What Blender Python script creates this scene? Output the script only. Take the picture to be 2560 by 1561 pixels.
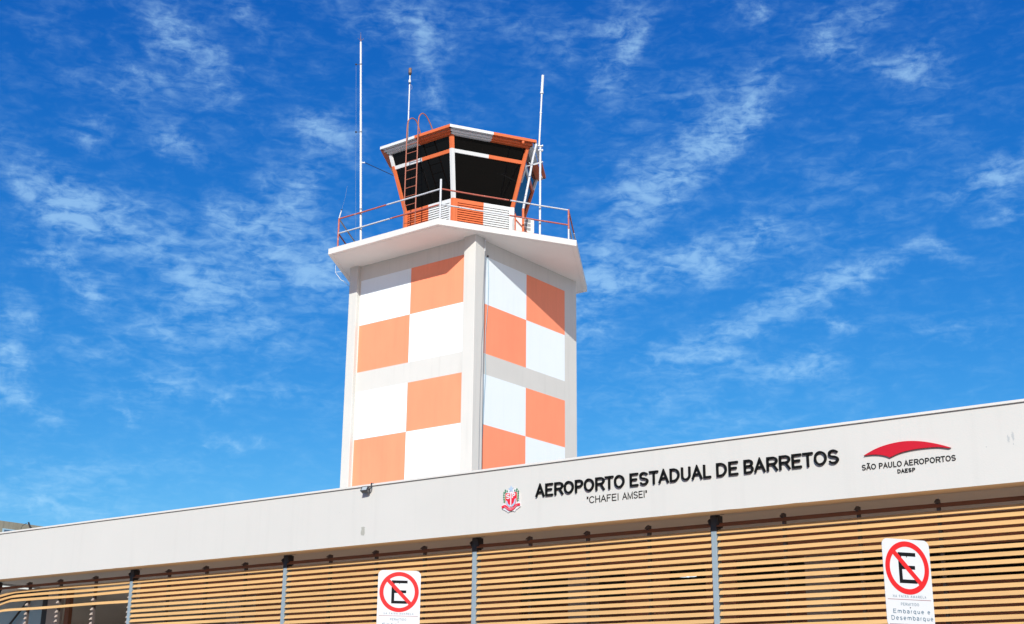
import bpy, bmesh, math, random
from mathutils import Vector, Matrix
R = math.radians
for o in list(bpy.data.objects):
    bpy.data.objects.remove(o, do_unlink=True)
S = bpy.context.scene
COL = S.collection

# ------------------------------------------------------------------ camera, exposure
cam = bpy.data.cameras.new('camera')
cam.sensor_width = 36.0
cam.lens = 46.705
cam.clip_start = 0.1
cam.clip_end = 5000.0
camo = bpy.data.objects.new('camera', cam)
COL.objects.link(camo)
CR = Vector((0.80136348, 0.59810476, 0.00934186))
CU = Vector((0.17081533, -0.24377596, 0.95467031))
CF = Vector((-0.57327017, 0.76344219, 0.29751861))
m = Matrix((CR, CU, -CF)).transposed().to_4x4()
m.translation = Vector((0, 0, 1.65))
camo.matrix_world = m
S.camera = camo
S.view_settings.view_transform = 'Standard'
S.view_settings.look = 'None'
S.view_settings.gamma = 1.0
S.view_settings.exposure = 0.41

# ------------------------------------------------------------------ sky with procedural clouds
SUN_AZ, SUN_EL = 150.0, 30.0          # azimuth clockwise from +Y
W = bpy.data.worlds.new('World')
S.world = W
W.use_nodes = True
wt = W.node_tree
wt.nodes.clear()
def N(t, kind, **kw):
    n = t.nodes.new(kind)
    for k, v in kw.items():
        if k.startswith('i_'):
            key = k[2:]
            n.inputs[int(key) if key.isdigit() else key].default_value = v
        else:
            setattr(n, k, v)
    return n
def MA(t, op, a, b=None, c=None, clamp=False):
    n = t.nodes.new('ShaderNodeMath'); n.operation = op; n.use_clamp = clamp
    for i, v in enumerate((a, b, c)):
        if v is None: continue
        if isinstance(v, (int, float)): n.inputs[i].default_value = v
        else: t.links.new(v, n.inputs[i])
    return n.outputs[0]
def build_world():
    t = wt; L = t.links.new
    out = N(t, 'ShaderNodeOutputWorld'); bg = N(t, 'ShaderNodeBackground')
    L(bg.outputs[0], out.inputs[0])
    sky = N(t, 'ShaderNodeTexSky', sky_type='NISHITA')
    sky.sun_disc = False
    sky.sun_elevation = R(SUN_EL); sky.sun_rotation = R(SUN_AZ)
    sky.altitude = 500.0; sky.air_density = 1.0; sky.dust_density = 0.6; sky.ozone_density = 2.0
    # the deep saturated blue of the photograph: per-channel power curve on the physical sky
    sep = N(t, 'ShaderNodeSeparateColor'); L(sky.outputs[0], sep.inputs[0])
    comb = N(t, 'ShaderNodeCombineColor')
    for i, (a, g) in enumerate(SKY_CURVE):
        L(MA(t, 'MULTIPLY', MA(t, 'POWER', sep.outputs[i], g), a), comb.inputs[i])
    # direction -> azimuth / elevation in degrees round the middle of the view
    tc = N(t, 'ShaderNodeTexCoord')
    def dot(v):
        d = N(t, 'ShaderNodeVectorMath', operation='DOT_PRODUCT'); L(tc.outputs['Generated'], d.inputs[0]); d.inputs[1].default_value = v
        return d.outputs['Value']
    rh, fh, up = dot((0.79965, 0.60046, 0)), dot((-0.60046, 0.79965, 0)), dot((0, 0, 1))
    az = MA(t, 'MULTIPLY', MA(t, 'ARCTAN2', rh, fh), 180 / math.pi)
    el = MA(t, 'MULTIPLY', MA(t, 'ARCSINE', up), 180 / math.pi)
    ae = N(t, 'ShaderNodeCombineXYZ'); L(az, ae.inputs[0]); L(el, ae.inputs[1])
    # wind-warped coordinates
    warp = N(t, 'ShaderNodeTexNoise', noise_dimensions='3D', i_Scale=0.45, i_Detail=5.0, i_Roughness=0.65)
    L(ae.outputs[0], warp.inputs['Vector'])
    ws = N(t, 'ShaderNodeVectorMath', operation='SUBTRACT'); L(warp.outputs['Color'], ws.inputs[0]); ws.inputs[1].default_value = (0.5, 0.5, 0.5)
    wm = N(t, 'ShaderNodeVectorMath', operation='MULTIPLY'); L(ws.outputs[0], wm.inputs[0]); wm.inputs[1].default_value = (5.0, 2.6, 0)
    wa = N(t, 'ShaderNodeVectorMath', operation='ADD'); L(ae.outputs[0], wa.inputs[0]); L(wm.outputs[0], wa.inputs[1])
    acc = 0.0
    for (x, y, l, w, a, k) in BLOBS:
        mp = N(t, 'ShaderNodeMapping', vector_type='TEXTURE')
        mp.inputs['Location'].default_value = (x, y, 0)
        mp.inputs['Rotation'].default_value = (0, 0, R(a))
        mp.inputs['Scale'].default_value = (l * 1.7, w * 1.8, 1)
        L(wa.outputs[0], mp.inputs['Vector'])
        g = N(t, 'ShaderNodeTexGradient', gradient_type='QUADRATIC_SPHERE'); L(mp.outputs[0], g.inputs[0])
        acc = MA(t, 'MULTIPLY_ADD', g.outputs['Fac'], k, acc)
    # fluff: fractal noise, stretched along the horizon
    def noise(sx, sy, sc, det, ro, dist, rot=0.0):
        mp = N(t, 'ShaderNodeMapping'); mp.inputs['Scale'].default_value = (sx, sy, 1); mp.inputs['Rotation'].default_value = (0, 0, R(rot))
        L(ae.outputs[0], mp.inputs['Vector'])
        n = N(t, 'ShaderNodeTexNoise', noise_dimensions='2D', i_Scale=sc, i_Detail=det, i_Roughness=ro, i_Distortion=dist)
        L(mp.outputs[0], n.inputs['Vector'])
        return n.outputs['Fac']
    side = N(t, 'ShaderNodeMapRange', interpolation_type='SMOOTHSTEP'); L(az, side.inputs['Value'])
    side.inputs['From Min'].default_value = -5.0; side.inputs['From Max'].default_value = 4.0
    n1l = noise(0.62, 1.55, 0.85, 6.0, 0.58, 0.45, 28); n1r = noise(0.62, 1.55, 0.85, 6.0, 0.58, 0.45, -30)
    mxn = N(t, 'ShaderNodeMix', data_type='FLOAT'); L(side.outputs[0], mxn.inputs['Factor']); L(n1l, mxn.inputs['A']); L(n1r, mxn.inputs['B'])
    n1 = mxn.outputs['Result']
    n2 = noise(0.35, 2.6, 1.1, 5.0, 0.6, 0.8, -6)          # thin streaks and ripples
    n3 = noise(0.8, 1.7, 1.9, 4.0, 0.55, 0.5, 8)
    fl = MA(t, 'ADD', MA(t, 'MULTIPLY', MA(t, 'SUBTRACT', n1, 0.5), 2.7), MA(t, 'ADD', MA(t, 'MULTIPLY', MA(t, 'SUBTRACT', n2, 0.5), 0.75), MA(t, 'MULTIPLY', MA(t, 'SUBTRACT', n3, 0.5), 1.5)))
    # unseen broken cloud added right of the view to fill the tower's right face
    fill_cloud = N(t, 'ShaderNodeMapRange', interpolation_type='SMOOTHSTEP'); L(dot((0.93, 0.05, 0.37)), fill_cloud.inputs['Value'])
    fill_cloud.inputs['From Min'].default_value = 0.45; fill_cloud.inputs['From Max'].default_value = 0.85; fill_cloud.inputs['To Max'].default_value = 1.6
    acc = MA(t, 'ADD', acc, fill_cloud.outputs[0])
    # density: the cloud fields, broken up by the fluff
    d = MA(t, 'ADD', MA(t, 'MULTIPLY', acc, MA(t, 'MULTIPLY_ADD', fl, 0.85, 1.0)), MA(t, 'MULTIPLY_ADD', fl, 0.36, 0.17))
    mr = N(t, 'ShaderNodeMapRange', interpolation_type='SMOOTHSTEP'); L(d, mr.inputs['Value'])
    mr.inputs['From Min'].default_value = -0.02; mr.inputs['From Max'].default_value = 1.95
    mr.inputs['To Min'].default_value = 0.0; mr.inputs['To Max'].default_value = CLOUD_MAX
    mix = N(t, 'ShaderNodeMix', data_type='RGBA'); L(mr.outputs[0], mix.inputs['Factor'])
    cc = N(t, 'ShaderNodeMix', data_type='RGBA'); L(fill_cloud.outputs[0], cc.inputs['Factor'])   # the added unseen cloud is set whiter and brighter for more fill light
    cc.inputs['A'].default_value = CLOUD_COL; cc.inputs['B'].default_value = (7.8, 7.4, 6.9, 1)
    L(comb.outputs[0], mix.inputs['A']); L(cc.outputs['Result'], mix.inputs['B'])
    L(mix.outputs['Result'], bg.inputs['Color'])
    bg.inputs['Strength'].default_value = SKY_STRENGTH
SKY_STRENGTH = 0.1205
SKY_CURVE = ((0.033, 2.42), (0.338, 1.255), (1.34, 0.7))
CLOUD_MAX = 0.47
CLOUD_COL = (3.3, 5.3, 6.9, 1)
BLOBS = [(-15.8,28.02,2.67,0.98,-32.8,0.9),
 (-17.49,26.45,1.68,0.49,-25.8,0.7),
 (-18.29,25.49,2.72,0.76,-2.0,0.5),
 (-14.32,26.41,2.68,1.62,-37.0,0.55),
 (-12.86,29.12,1.82,0.65,-31.0,0.6),
 (-5.38,29.36,3.2,1.03,-4.8,0.6),
 (-4.77,29.04,1.8,1.2,2.1,0.5),
 (-3.8,27.01,2.31,0.97,-66.0,0.8),
 (-0.17,29.51,3.0,0.78,-8.6,0.45),
 (5.24,28.59,2.54,1.03,-111.4,1.1),
 (-8.86,24.65,2.11,0.91,-7.5,1.1),
 (-10.2,21.92,3.59,1.45,-127.2,0.85),
 (-21.13,21.28,2.89,1.18,-30.5,0.8),
 (-19.61,20.12,1.9,1.53,-13.0,1.0),
 (-17.13,19.73,3.35,1.38,-19.0,0.85),
 (-15.63,23.6,1.96,0.74,-30.6,0.9),
 (-18.95,23.45,1.05,0.68,-11.8,0.6),
 (-11.13,19.21,3.32,1.94,-6.1,0.8),
 (-20.08,18.28,1.7,0.51,-25.6,0.9),
 (-13.93,17.94,2.68,1.31,-30.1,0.9),
 (-8.53,19.02,2.78,1.78,-16.4,0.85),
 (-18.25,17.19,1.03,0.94,5.7,0.9),
 (-21.28,15.76,1.33,1.0,-14.2,0.8),
 (-11.62,16.0,4.17,1.32,-6.7,0.6),
 (-21.17,14.13,1.23,0.6,-9.8,1.1),
 (-21.27,12.98,0.98,0.74,-10.1,0.9),
 (-15.46,13.38,2.43,0.83,8.9,0.8),
 (-20.04,12.16,1.81,0.58,-5.6,0.8),
 (-12.3,13.06,1.23,0.46,23.2,0.7),
 (-16.53,12.01,0.85,0.44,-6.2,0.7),
 (-10.78,11.48,0.71,0.45,2.6,0.6),
 (-12.84,11.03,1.22,0.38,-7.1,0.7),
 (-19.13,8.46,3.29,0.99,-5.0,0.95),
 (-9.66,13.46,2.34,0.7,-7.3,0.45),
 (-15.16,15.75,2.82,1.55,-20.6,0.55),
 (-12.72,20.85,1.65,1.05,-5.0,0.6),
 (-17.66,14.84,1.88,0.85,-5.2,0.4),
 (10.71,25.83,2.7,1.11,-135.6,1.05),
 (9.4,24.43,1.61,1.13,-124.6,0.9),
 (7.24,22.86,3.14,1.19,-143.5,1.0),
 (4.71,20.71,2.96,1.84,-142.3,0.75),
 (8.64,19.53,3.87,0.85,10.5,0.95),
 (11.1,20.56,1.19,0.8,-27.2,0.8),
 (3.73,18.4,1.69,1.43,-0.8,0.75),
 (3.25,16.61,1.3,1.43,-0.5,0.7),
 (15.5,18.53,2.71,0.69,18.9,1.0),
 (12.39,17.5,2.68,0.84,14.1,0.85),
 (9.61,16.12,3.25,0.67,11.1,0.85),
 (14.11,16.44,0.84,0.46,-33.3,0.8),
 (8.47,15.1,2.88,0.75,-9.8,0.85),
 (12.77,14.67,2.37,0.56,3.0,0.9),
 (15.32,28.09,1.77,0.88,-19.8,1.0),
 (16.73,29.18,2.01,0.71,6.2,0.6),
 (18.34,26.6,1.97,0.67,-12.0,1.05),
 (11.21,29.72,0.93,0.61,-21.9,0.8),
 (21.57,22.03,2.32,0.88,17.1,1.05),
 (21.9,20.39,1.65,0.64,7.9,0.8),
 (18.55,19.31,1.54,0.41,-15.6,0.6),
 (18.76,16.03,3.95,0.51,-7.1,0.4),
 (7.93,26.24,3.65,1.4,3.8,0.42),
 (18.89,24.81,1.94,1.35,-7.3,0.3),
 (5.91,23.52,2.29,1.24,8.9,0.5),
 (4.68,18.57,3.18,1.25,3.4,0.6),
 (6.8,14.07,4.15,1.06,-1.6,0.35),
 (-21.74,27.22,1.24,0.98,9.5,0.15),
 (2.25,28.48,2.31,1.08,25.5,0.35),
 (14.51,22.17,5.33,2.26,-0.8,0.22),
 (12.52,19.69,4.47,1.4,0.6,0.3),
 (-17.16,9.92,5.09,1.01,0.1,0.4),
 (8.57,12.62,7.37,1.23,1.8,0.35)]
build_world()

# ------------------------------------------------------------------ sun
sl = bpy.data.lights.new('sun', 'SUN')
sl.energy = 4.1
sl.angle = R(0.53)
sl.color = (1.0, 0.972, 0.90)
so = bpy.data.objects.new('sun', sl)
COL.objects.link(so)
a_, e_ = R(SUN_AZ), R(SUN_EL)
to_sun = Vector((math.sin(a_) * math.cos(e_), math.cos(a_) * math.cos(e_), math.sin(e_)))
so.rotation_euler = to_sun.to_track_quat('Z', 'Y').to_euler()
so.location = (20, -30, 30)

# ------------------------------------------------------------------ materials
def mat(name, col, rough=0.7, var=0.06, scale=1.5, bump=0.0, bscale=40.0, metal=0.0, streak=0.0, spec=0.4, worn=None, grain=None, gamp=0.18):
    """painted / plastered / metal surface: base colour with mottling, vertical streaks, worn specks and fine relief"""
    m = bpy.data.materials.new(name); m.use_nodes = True
    t = m.node_tree; L = t.links.new
    p = t.nodes['Principled BSDF']
    p.inputs['Roughness'].default_value = rough
    p.inputs['Metallic'].default_value = metal
    p.inputs['Specular IOR Level'].default_value = spec
    tc = N(t, 'ShaderNodeTexCoord')
    base = None
    n = N(t, 'ShaderNodeTexNoise', i_Scale=scale, i_Detail=6.0, i_Roughness=0.6); L(tc.outputs['Object'], n.inputs['Vector'])
    v = MA(t, 'MULTIPLY_ADD', n.outputs['Fac'], 2 * var, 1.0 - var)
    if streak > 0:
        mp = N(t, 'ShaderNodeMapping'); mp.inputs['Scale'].default_value = (7, 7, 0.35); L(tc.outputs['Object'], mp.inputs['Vector'])
        ns = N(t, 'ShaderNodeTexNoise', i_Scale=1.0, i_Detail=4.0, i_Roughness=0.65); L(mp.outputs[0], ns.inputs['Vector'])
        mr = N(t, 'ShaderNodeMapRange'); L(ns.outputs['Fac'], mr.inputs['Value'])
        mr.inputs['From Min'].default_value = 0.52; mr.inputs['From Max'].default_value = 0.8
        mr.inputs['To Min'].default_value = 1.0; mr.inputs['To Max'].default_value = 1.0 - streak
        v = MA(t, 'MULTIPLY', v, mr.outputs[0])
    if grain:
        mp = N(t, 'ShaderNodeMapping'); mp.inputs['Scale'].default_value = grain; L(tc.outputs['Object'], mp.inputs['Vector'])
        ng = N(t, 'ShaderNodeTexNoise', i_Scale=1.0, i_Detail=5.0, i_Roughness=0.6); L(mp.outputs[0], ng.inputs['Vector'])
        v = MA(t, 'MULTIPLY', v, MA(t, 'MULTIPLY_ADD', ng.outputs['Fac'], 2 * gamp, 1.0 - gamp))
    vm = N(t, 'ShaderNodeVectorMath', operation='SCALE'); vm.inputs[0].default_value = col; L(v, vm.inputs['Scale'])
    last = vm.outputs[0]
    if worn:
        wcol, thr, wsc = worn
        nw = N(t, 'ShaderNodeTexNoise', i_Scale=wsc, i_Detail=5.0, i_Roughness=0.7); L(tc.outputs['Object'], nw.inputs['Vector'])
        mr = N(t, 'ShaderNodeMapRange'); L(nw.outputs['Fac'], mr.inputs['Value'])
        mr.inputs['From Min'].default_value = thr; mr.inputs['From Max'].default_value = thr + 0.04
        mx = N(t, 'ShaderNodeMix', data_type='RGBA'); L(mr.outputs[0], mx.inputs['Factor'])
        L(last, mx.inputs['A']); mx.inputs['B'].default_value = (*wcol, 1)
        last = mx.outputs['Result']
    L(last, p.inputs['Base Color'])
    if bump > 0:
        nb = N(t, 'ShaderNodeTexNoise', i_Scale=bscale, i_Detail=5.0, i_Roughness=0.6); L(tc.outputs['Object'], nb.inputs['Vector'])
        b = N(t, 'ShaderNodeBump', i_Strength=bump, i_Distance=0.01); L(nb.outputs['Fac'], b.inputs['Height']); L(b.outputs[0], p.inputs['Normal'])
    return m
def glass_mat(name, col, trans=0.04, rough=0.02, spec=0.5):
    m = bpy.data.materials.new(name); m.use_nodes = True
    t = m.node_tree; L = t.links.new
    out = t.nodes['Material Output']; p = t.nodes['Principled BSDF']
    p.inputs['Base Color'].default_value = (*col, 1); p.inputs['Roughness'].default_value = rough
    p.inputs['Specular IOR Level'].default_value = spec
    tc = N(t, 'ShaderNodeTexCoord'); nb = N(t, 'ShaderNodeTexNoise', i_Scale=1.2, i_Detail=2.0); L(tc.outputs['Object'], nb.inputs['Vector'])
    b = N(t, 'ShaderNodeBump', i_Strength=0.03, i_Distance=0.02); L(nb.outputs['Fac'], b.inputs['Height']); L(b.outputs[0], p.inputs['Normal'])
    tr = N(t, 'ShaderNodeBsdfTransparent'); tr.inputs[0].default_value = (0.75, 0.85, 0.9, 1)
    mx = N(t, 'ShaderNodeMixShader'); mx.inputs[0].default_value = 1.0 - trans
    L(tr.outputs[0], mx.inputs[1]); L(p.outputs[0], mx.inputs[2]); L(mx.outputs[0], out.inputs['Surface'])
    return m
def emit_mat(name, col, s):
    m = bpy.data.materials.new(name); m.use_nodes = True
    p = m.node_tree.nodes['Principled BSDF']
    p.inputs['Base Color'].default_value = (*col, 1)
    p.inputs['Emission Color'].default_value = (*col, 1); p.inputs['Emission Strength'].default_value = s
    return m
CHIP = ((0.20, 0.17, 0.15), 0.60, 14.0)
M = dict(
    beige=mat('beige_paint', (0.55, 0.545, 0.51), 0.8, 0.05, 1.2, 0.15, 60, streak=0.10),
    fascia=mat('fascia_paint', (0.525, 0.522, 0.495), 0.75, 0.04, 0.8, 0.12, 50, streak=0.045),
    underside=mat('tan_underside', (0.74, 0.56, 0.38), 0.8, 0.06, 1.5, 0.1, 40),  # tan on the fascia's bottom faces only
    coping=mat('coping_paint', (0.58, 0.57, 0.54), 0.75, 0.04, 2.0, 0.1, 50),
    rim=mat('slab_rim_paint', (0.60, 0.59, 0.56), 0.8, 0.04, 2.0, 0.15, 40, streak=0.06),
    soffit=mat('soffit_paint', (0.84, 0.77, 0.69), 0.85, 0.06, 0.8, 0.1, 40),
    white=mat('white_wall_paint', (0.70, 0.765, 0.79), 0.75, 0.035, 0.8, 0.12, 60, streak=0.05),
    orange=mat('orange_wall_paint', (0.86, 0.262, 0.138), 0.75, 0.08, 0.7, 0.12, 60, streak=0.08, grain=(4, 4, 0.8), gamp=0.07),
    cab_white=mat('cab_white_paint', (0.60, 0.62, 0.62), 0.55, 0.06, 3.0, 0.08, 60),
    cab_orange=mat('cab_orange_paint', (0.60, 0.135, 0.042), 0.55, 0.12, 3.0, 0.08, 60),
    ladder=mat('ladder_faded_red_paint', (0.34, 0.115, 0.07), 0.55, 0.15, 5.0, 0.08, 60),
    rail_white=mat('rail_white_paint', (0.52, 0.54, 0.56), 0.5, 0.1, 6.0, 0.1, 60, worn=CHIP),
    rail_red=mat('rail_red_paint', (0.40, 0.105, 0.07), 0.5, 0.15, 5.0, 0.1, 60, worn=((0.48, 0.30, 0.26), 0.58, 9.0)),
    mast_white=mat('mast_white_paint', (0.56, 0.59, 0.61), 0.45, 0.08, 4.0, 0.05, 60, worn=((0.34, 0.36, 0.38), 0.64, 8.0)),
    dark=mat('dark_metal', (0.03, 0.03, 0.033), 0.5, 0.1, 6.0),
    carrier=mat('carrier_metal', (0.10, 0.085, 0.08), 0.5, 0.15, 8.0),
    clip=mat('clip_metal', (0.42, 0.35, 0.30), 0.5, 0.12, 9.0),
    rust=mat('weathered_bronze', (0.17, 0.10, 0.065), 0.5, 0.3, 12.0),
    galv=mat('galvanised_post', (0.235, 0.30, 0.345), 0.45, 0.14, 5.0, 0.1, 50, streak=0.12),
    slat=mat('ochre_slat_paint', (0.535, 0.335, 0.146), 0.5, 0.07, 1.3, grain=(0.7, 5, 12.4), gamp=0.30),
    cabin_dark=mat('dark_interior', (0.012, 0.012, 0.013), 0.8, 0.2, 2.0),
    pane=glass_mat('tinted_glass', (0.0035, 0.0032, 0.003), 0.016, 0.015, 0.13),
    lobby_glass=glass_mat('lobby_glass', (0.34, 0.44, 0.49), 0.1, 0.02),  # pale base colour stands in for sky reflected in the pane
    blue_glass=glass_mat('blue_window_glass', (0.05, 0.10, 0.17), 0.05, 0.05),
    black=mat('black_letter_paint', (0.004, 0.0045, 0.0045), 0.6, 0.1, 8.0, spec=0.12),
    grey_letter=mat('grey_letter_paint', (0.014, 0.015, 0.015), 0.6, 0.1, 8.0, spec=0.12),
    red=mat('red_sign_paint', (0.47, 0.004, 0.016), 0.45, 0.04, 6.0),
    sign_red=mat('prohibition_red', (0.58, 0.010, 0.011), 0.4, 0.03, 8.0),
    sign_white=mat('sign_white_sheet', (0.56, 0.58, 0.60), 0.4, 0.015, 4.0),
    sign_black=mat('sign_black', (0.006, 0.007, 0.009), 0.6, 0.05, 8.0, spec=0.12),
    sign_text=mat('sign_teal_text', (0.06, 0.13, 0.19), 0.5, 0.05, 8.0),
    sign_line=mat('sign_maroon_line', (0.22, 0.035, 0.05), 0.5, 0.05, 8.0),
    sign_back=mat('sign_back_metal', (0.35, 0.36, 0.37), 0.4, 0.1, 6.0),
    arms_white=mat('arms_white', (0.62, 0.62, 0.64), 0.45, 0.03, 30.0),
    arms_blue=mat('arms_pale_blue', (0.34, 0.45, 0.58), 0.45, 0.08, 30.0),
    arms_red=mat('arms_red', (0.62, 0.012, 0.035), 0.45, 0.04, 30.0),
    arms_pink=mat('arms_pink', (0.58, 0.16, 0.20), 0.45, 0.04, 30.0),
    arms_green=mat('arms_green', (0.05, 0.19, 0.10), 0.5, 0.2, 60.0),
    arms_gold=mat('arms_gold', (0.36, 0.30, 0.12), 0.5, 0.1, 60.0),
    ceil=mat('ceiling_paint', (0.62, 0.545, 0.49), 0.85, 0.06, 0.8),
    shade_brown_slat=mat('slat_shade_brown', (0.20, 0.085, 0.045), 0.6, 0.1, 2.0, grain=(1.6, 30, 30)),  # fascia shade painted in as brown for the top slat; jamb shares it
    brown=mat('brown_timber', (0.46, 0.20, 0.115), 0.6, 0.12, 2.0, grain=(1.5, 20, 20)),
    column=mat('lobby_column_paint', (0.40, 0.36, 0.33), 0.8, 0.06, 1.5),
    inner=mat('lobby_wall_paint', (0.34, 0.16, 0.10), 0.85, 0.1, 1.0),
    roofing=mat('roof_screed', (0.62, 0.60, 0.56), 0.9, 0.12, 0.7, 0.3, 20),
    concrete=mat('weathered_concrete', (0.235, 0.225, 0.175), 0.9, 0.22, 1.1, 0.3, 25, streak=0.35),
    asphalt=mat('asphalt', (0.055, 0.055, 0.057), 0.9, 0.25, 0.6, 0.4, 60),
    pavement=mat('concrete_pavement', (0.52, 0.51, 0.47), 0.9, 0.14, 0.8, 0.3, 30),
    forecourt=mat('forecourt_paving', (0.15, 0.14, 0.13), 0.9, 0.16, 0.8, 0.3, 30),
    deck=mat('balcony_deck_screed', (0.17, 0.16, 0.15), 0.9, 0.2, 1.5, 0.3, 30),
    earth=mat('dry_earth', (0.30, 0.26, 0.19), 0.95, 0.3, 0.15, 0.3, 4),
    yellow=mat('yellow_road_paint', (0.62, 0.42, 0.04), 0.7, 0.12, 3.0),
    kerb=mat('kerb_concrete', (0.38, 0.37, 0.35), 0.9, 0.12, 2.0),
    ac=mat('ac_casing', (0.62, 0.63, 0.61), 0.5, 0.04, 4.0),
    flood_grey=mat('floodlight_grey', (0.13, 0.13, 0.135), 0.45, 0.1, 20.0),
    flood_lens=mat('floodlight_lens', (0.33, 0.38, 0.40), 0.15, 0.25, 25.0),
    cable_grey=mat('grey_cable', (0.20, 0.22, 0.25), 0.6, 0.1, 8.0),
    cable_blue=mat('pale_blue_cable', (0.28, 0.44, 0.53), 0.6, 0.1, 8.0),
    patch=mat('bare_patch_cement', (0.33, 0.335, 0.30), 0.9, 0.18, 25.0),
    smear=mat('grey_smear', (0.40, 0.42, 0.42), 0.9, 0.10, 20.0),
    batten=emit_mat('batten_diffuser', (0.9, 0.95, 0.92), 0.55),
    lamp=emit_mat('lit_downlight', (0.85, 0.95, 1.0), 1.1),
)

# ------------------------------------------------------------------ mesh helpers
class MB:
    def __init__(s): s.v = []; s.f = []; s.mi = []; s.smooth = []
    def add(s, verts, faces, mi=0, smooth=False):
        b = len(s.v); s.v += [tuple(v) for v in verts]
        for f in faces: s.f.append([b + i for i in f]); s.mi.append(mi); s.smooth.append(smooth)
    def hexa(s, p, mi=0):        # 8 corners: bottom 0-3 ccw from above, top 4-7
        s.add(p, [(3, 2, 1, 0), (4, 5, 6, 7), (0, 1, 5, 4), (1, 2, 6, 5), (2, 3, 7, 6), (3, 0, 4, 7)], mi)
    def box(s, a, b, mi=0):
        (x0, y0, z0), (x1, y1, z1) = a, b
        s.hexa([(x0, y0, z0), (x1, y0, z0), (x1, y1, z0), (x0, y1, z0), (x0, y0, z1), (x1, y0, z1), (x1, y1, z1), (x0, y1, z1)], mi)
    def obox(s, c, ax, ay, az, hx, hy, hz, mi=0):
        c, ax, ay, az = Vector(c), Vector(ax) * hx, Vector(ay) * hy, Vector(az) * hz
        s.hexa([c - ax - ay - az, c + ax - ay - az, c + ax + ay - az, c - ax + ay - az, c - ax - ay + az, c + ax - ay + az, c + ax + ay + az, c - ax + ay + az], mi)
    def prism(s, poly, o, ax, ay, az, d0, d1, mi=0):
        """flat outline (2D, in ax/ay) pushed along az from d0 to d1"""
        o, ax, ay, az = Vector(o), Vector(ax), Vector(ay), Vector(az); n = len(poly)
        v = [o + ax * x + ay * y + az * d for d in (d0, d1) for x, y in poly]
        s.add(v, [tuple(range(n - 1, -1, -1)), tuple(range(n, 2 * n))] + [(i, (i + 1) % n, n + (i + 1) % n, n + i) for i in range(n)], mi)
    def tube(s, pts, r, seg=10, mi=0, caps=True):
        pts = [Vector(p) for p in pts]; n = len(pts)
        rr = r if isinstance(r, (list, tuple)) else [r] * n
        rings = []; ref = None
        for i, p in enumerate(pts):
            d = (pts[min(i + 1, n - 1)] - pts[max(i - 1, 0)]).normalized()
            if ref is None: ref = d.orthogonal().normalized()
            u = (ref - d * ref.dot(d)).normalized(); w = d.cross(u); ref = u
            rings.append([p + (u * math.cos(2 * math.pi * k / seg) + w * math.sin(2 * math.pi * k / seg)) * rr[i] for k in range(seg)])
        v = [q for rg in rings for q in rg]
        f = [(i * seg + k, i * seg + (k + 1) % seg, (i + 1) * seg + (k + 1) % seg, (i + 1) * seg + k) for i in range(n - 1) for k in range(seg)]
        s.add(v, f, mi, True)
        if caps:
            s.add(rings[0], [tuple(range(seg - 1, -1, -1))], mi); s.add(rings[-1], [tuple(range(seg))], mi)
    def sphere(s, c, r, seg=12, rings=7, mi=0):
        c = Vector(c); v = []; f = []
        for i in range(rings + 1):
            th = math.pi * i / rings
            for k in range(seg):
                ph = 2 * math.pi * k / seg
                v.append(c + Vector((math.sin(th) * math.cos(ph), math.sin(th) * math.sin(ph), math.cos(th))) * r)
        for i in range(rings):
            for k in range(seg):
                f.append((i * seg + k, (i + 1) * seg + k, (i + 1) * seg + (k + 1) % seg, i * seg + (k + 1) % seg))
        s.add(v, f, mi, True)
    def ribbon(s, path, hw, o, ax, ay, az, d0, d1, mi=0, closed=False):
        """stroke of half-width hw along a 2D path, pushed along az"""
        P = [Vector((x, y)) for x, y in path]; n = len(P); Lf, Rt = [], []
        for i in range(n):
            a = P[i - 1] if (i > 0 or closed) else None
            b = P[(i + 1) % n] if (i < n - 1 or closed) else None
            d1_ = (P[i] - a).normalized() if a is not None else None
            d2_ = (b - P[i]).normalized() if b is not None else None
            if d1_ is None: nrm = Vector((-d2_.y, d2_.x)); k = 1
            elif d2_ is None: nrm = Vector((-d1_.y, d1_.x)); k = 1
            else:
                n1 = Vector((-d1_.y, d1_.x)); n2 = Vector((-d2_.y, d2_.x)); nrm = (n1 + n2)
                if nrm.length < 1e-6: nrm = n1
                nrm.normalize(); k = 1 / max(nrm.dot(n1), 0.45)
            Lf.append(P[i] + nrm * hw * k); Rt.append(P[i] - nrm * hw * k)
        o, ax, ay, az = Vector(o), Vector(ax), Vector(ay), Vector(az)
        X = lambda q, d: o + ax * q.x + ay * q.y + az * d
        v = []
        for i in range(n): v += [X(Lf[i], d0), X(Rt[i], d0), X(Lf[i], d1), X(Rt[i], d1)]
        f = []
        m_ = n if closed else n - 1
        for i in range(m_):
            a, b = 4 * i, 4 * ((i + 1) % n)
            f += [(a, a + 1, b + 1, b), (a + 2, b + 2, b + 3, a + 3), (a, b, b + 2, a + 2), (a + 1, a + 3, b + 3, b + 1)]
        if not closed:
            e = 4 * (n - 1); f += [(0, 2, 3, 1), (e, e + 1, e + 3, e + 2)]
        s.add(v, f, mi)
    def build(s, name, mats, parent=None, bevel=0.0):
        me = bpy.data.meshes.new(name); 
        me.from_pydata(s.v, [], s.f)
        if not isinstance(mats, (list, tuple)): mats = [mats]
        for x in mats: me.materials.append(x)
        for p, mi, sm in zip(me.polygons, s.mi, s.smooth): p.material_index = mi; p.use_smooth = sm
        bm = bmesh.new(); bm.from_mesh(me); bmesh.ops.recalc_face_normals(bm, faces=bm.faces); bm.to_mesh(me); bm.free()
        me.update()
        o = bpy.data.objects.new(name, me); COL.objects.link(o)
        if parent is not None:
            o.parent = parent
            o.matrix_parent_inverse = Matrix.Identity(4)
            o.location = -wloc(parent)
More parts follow.
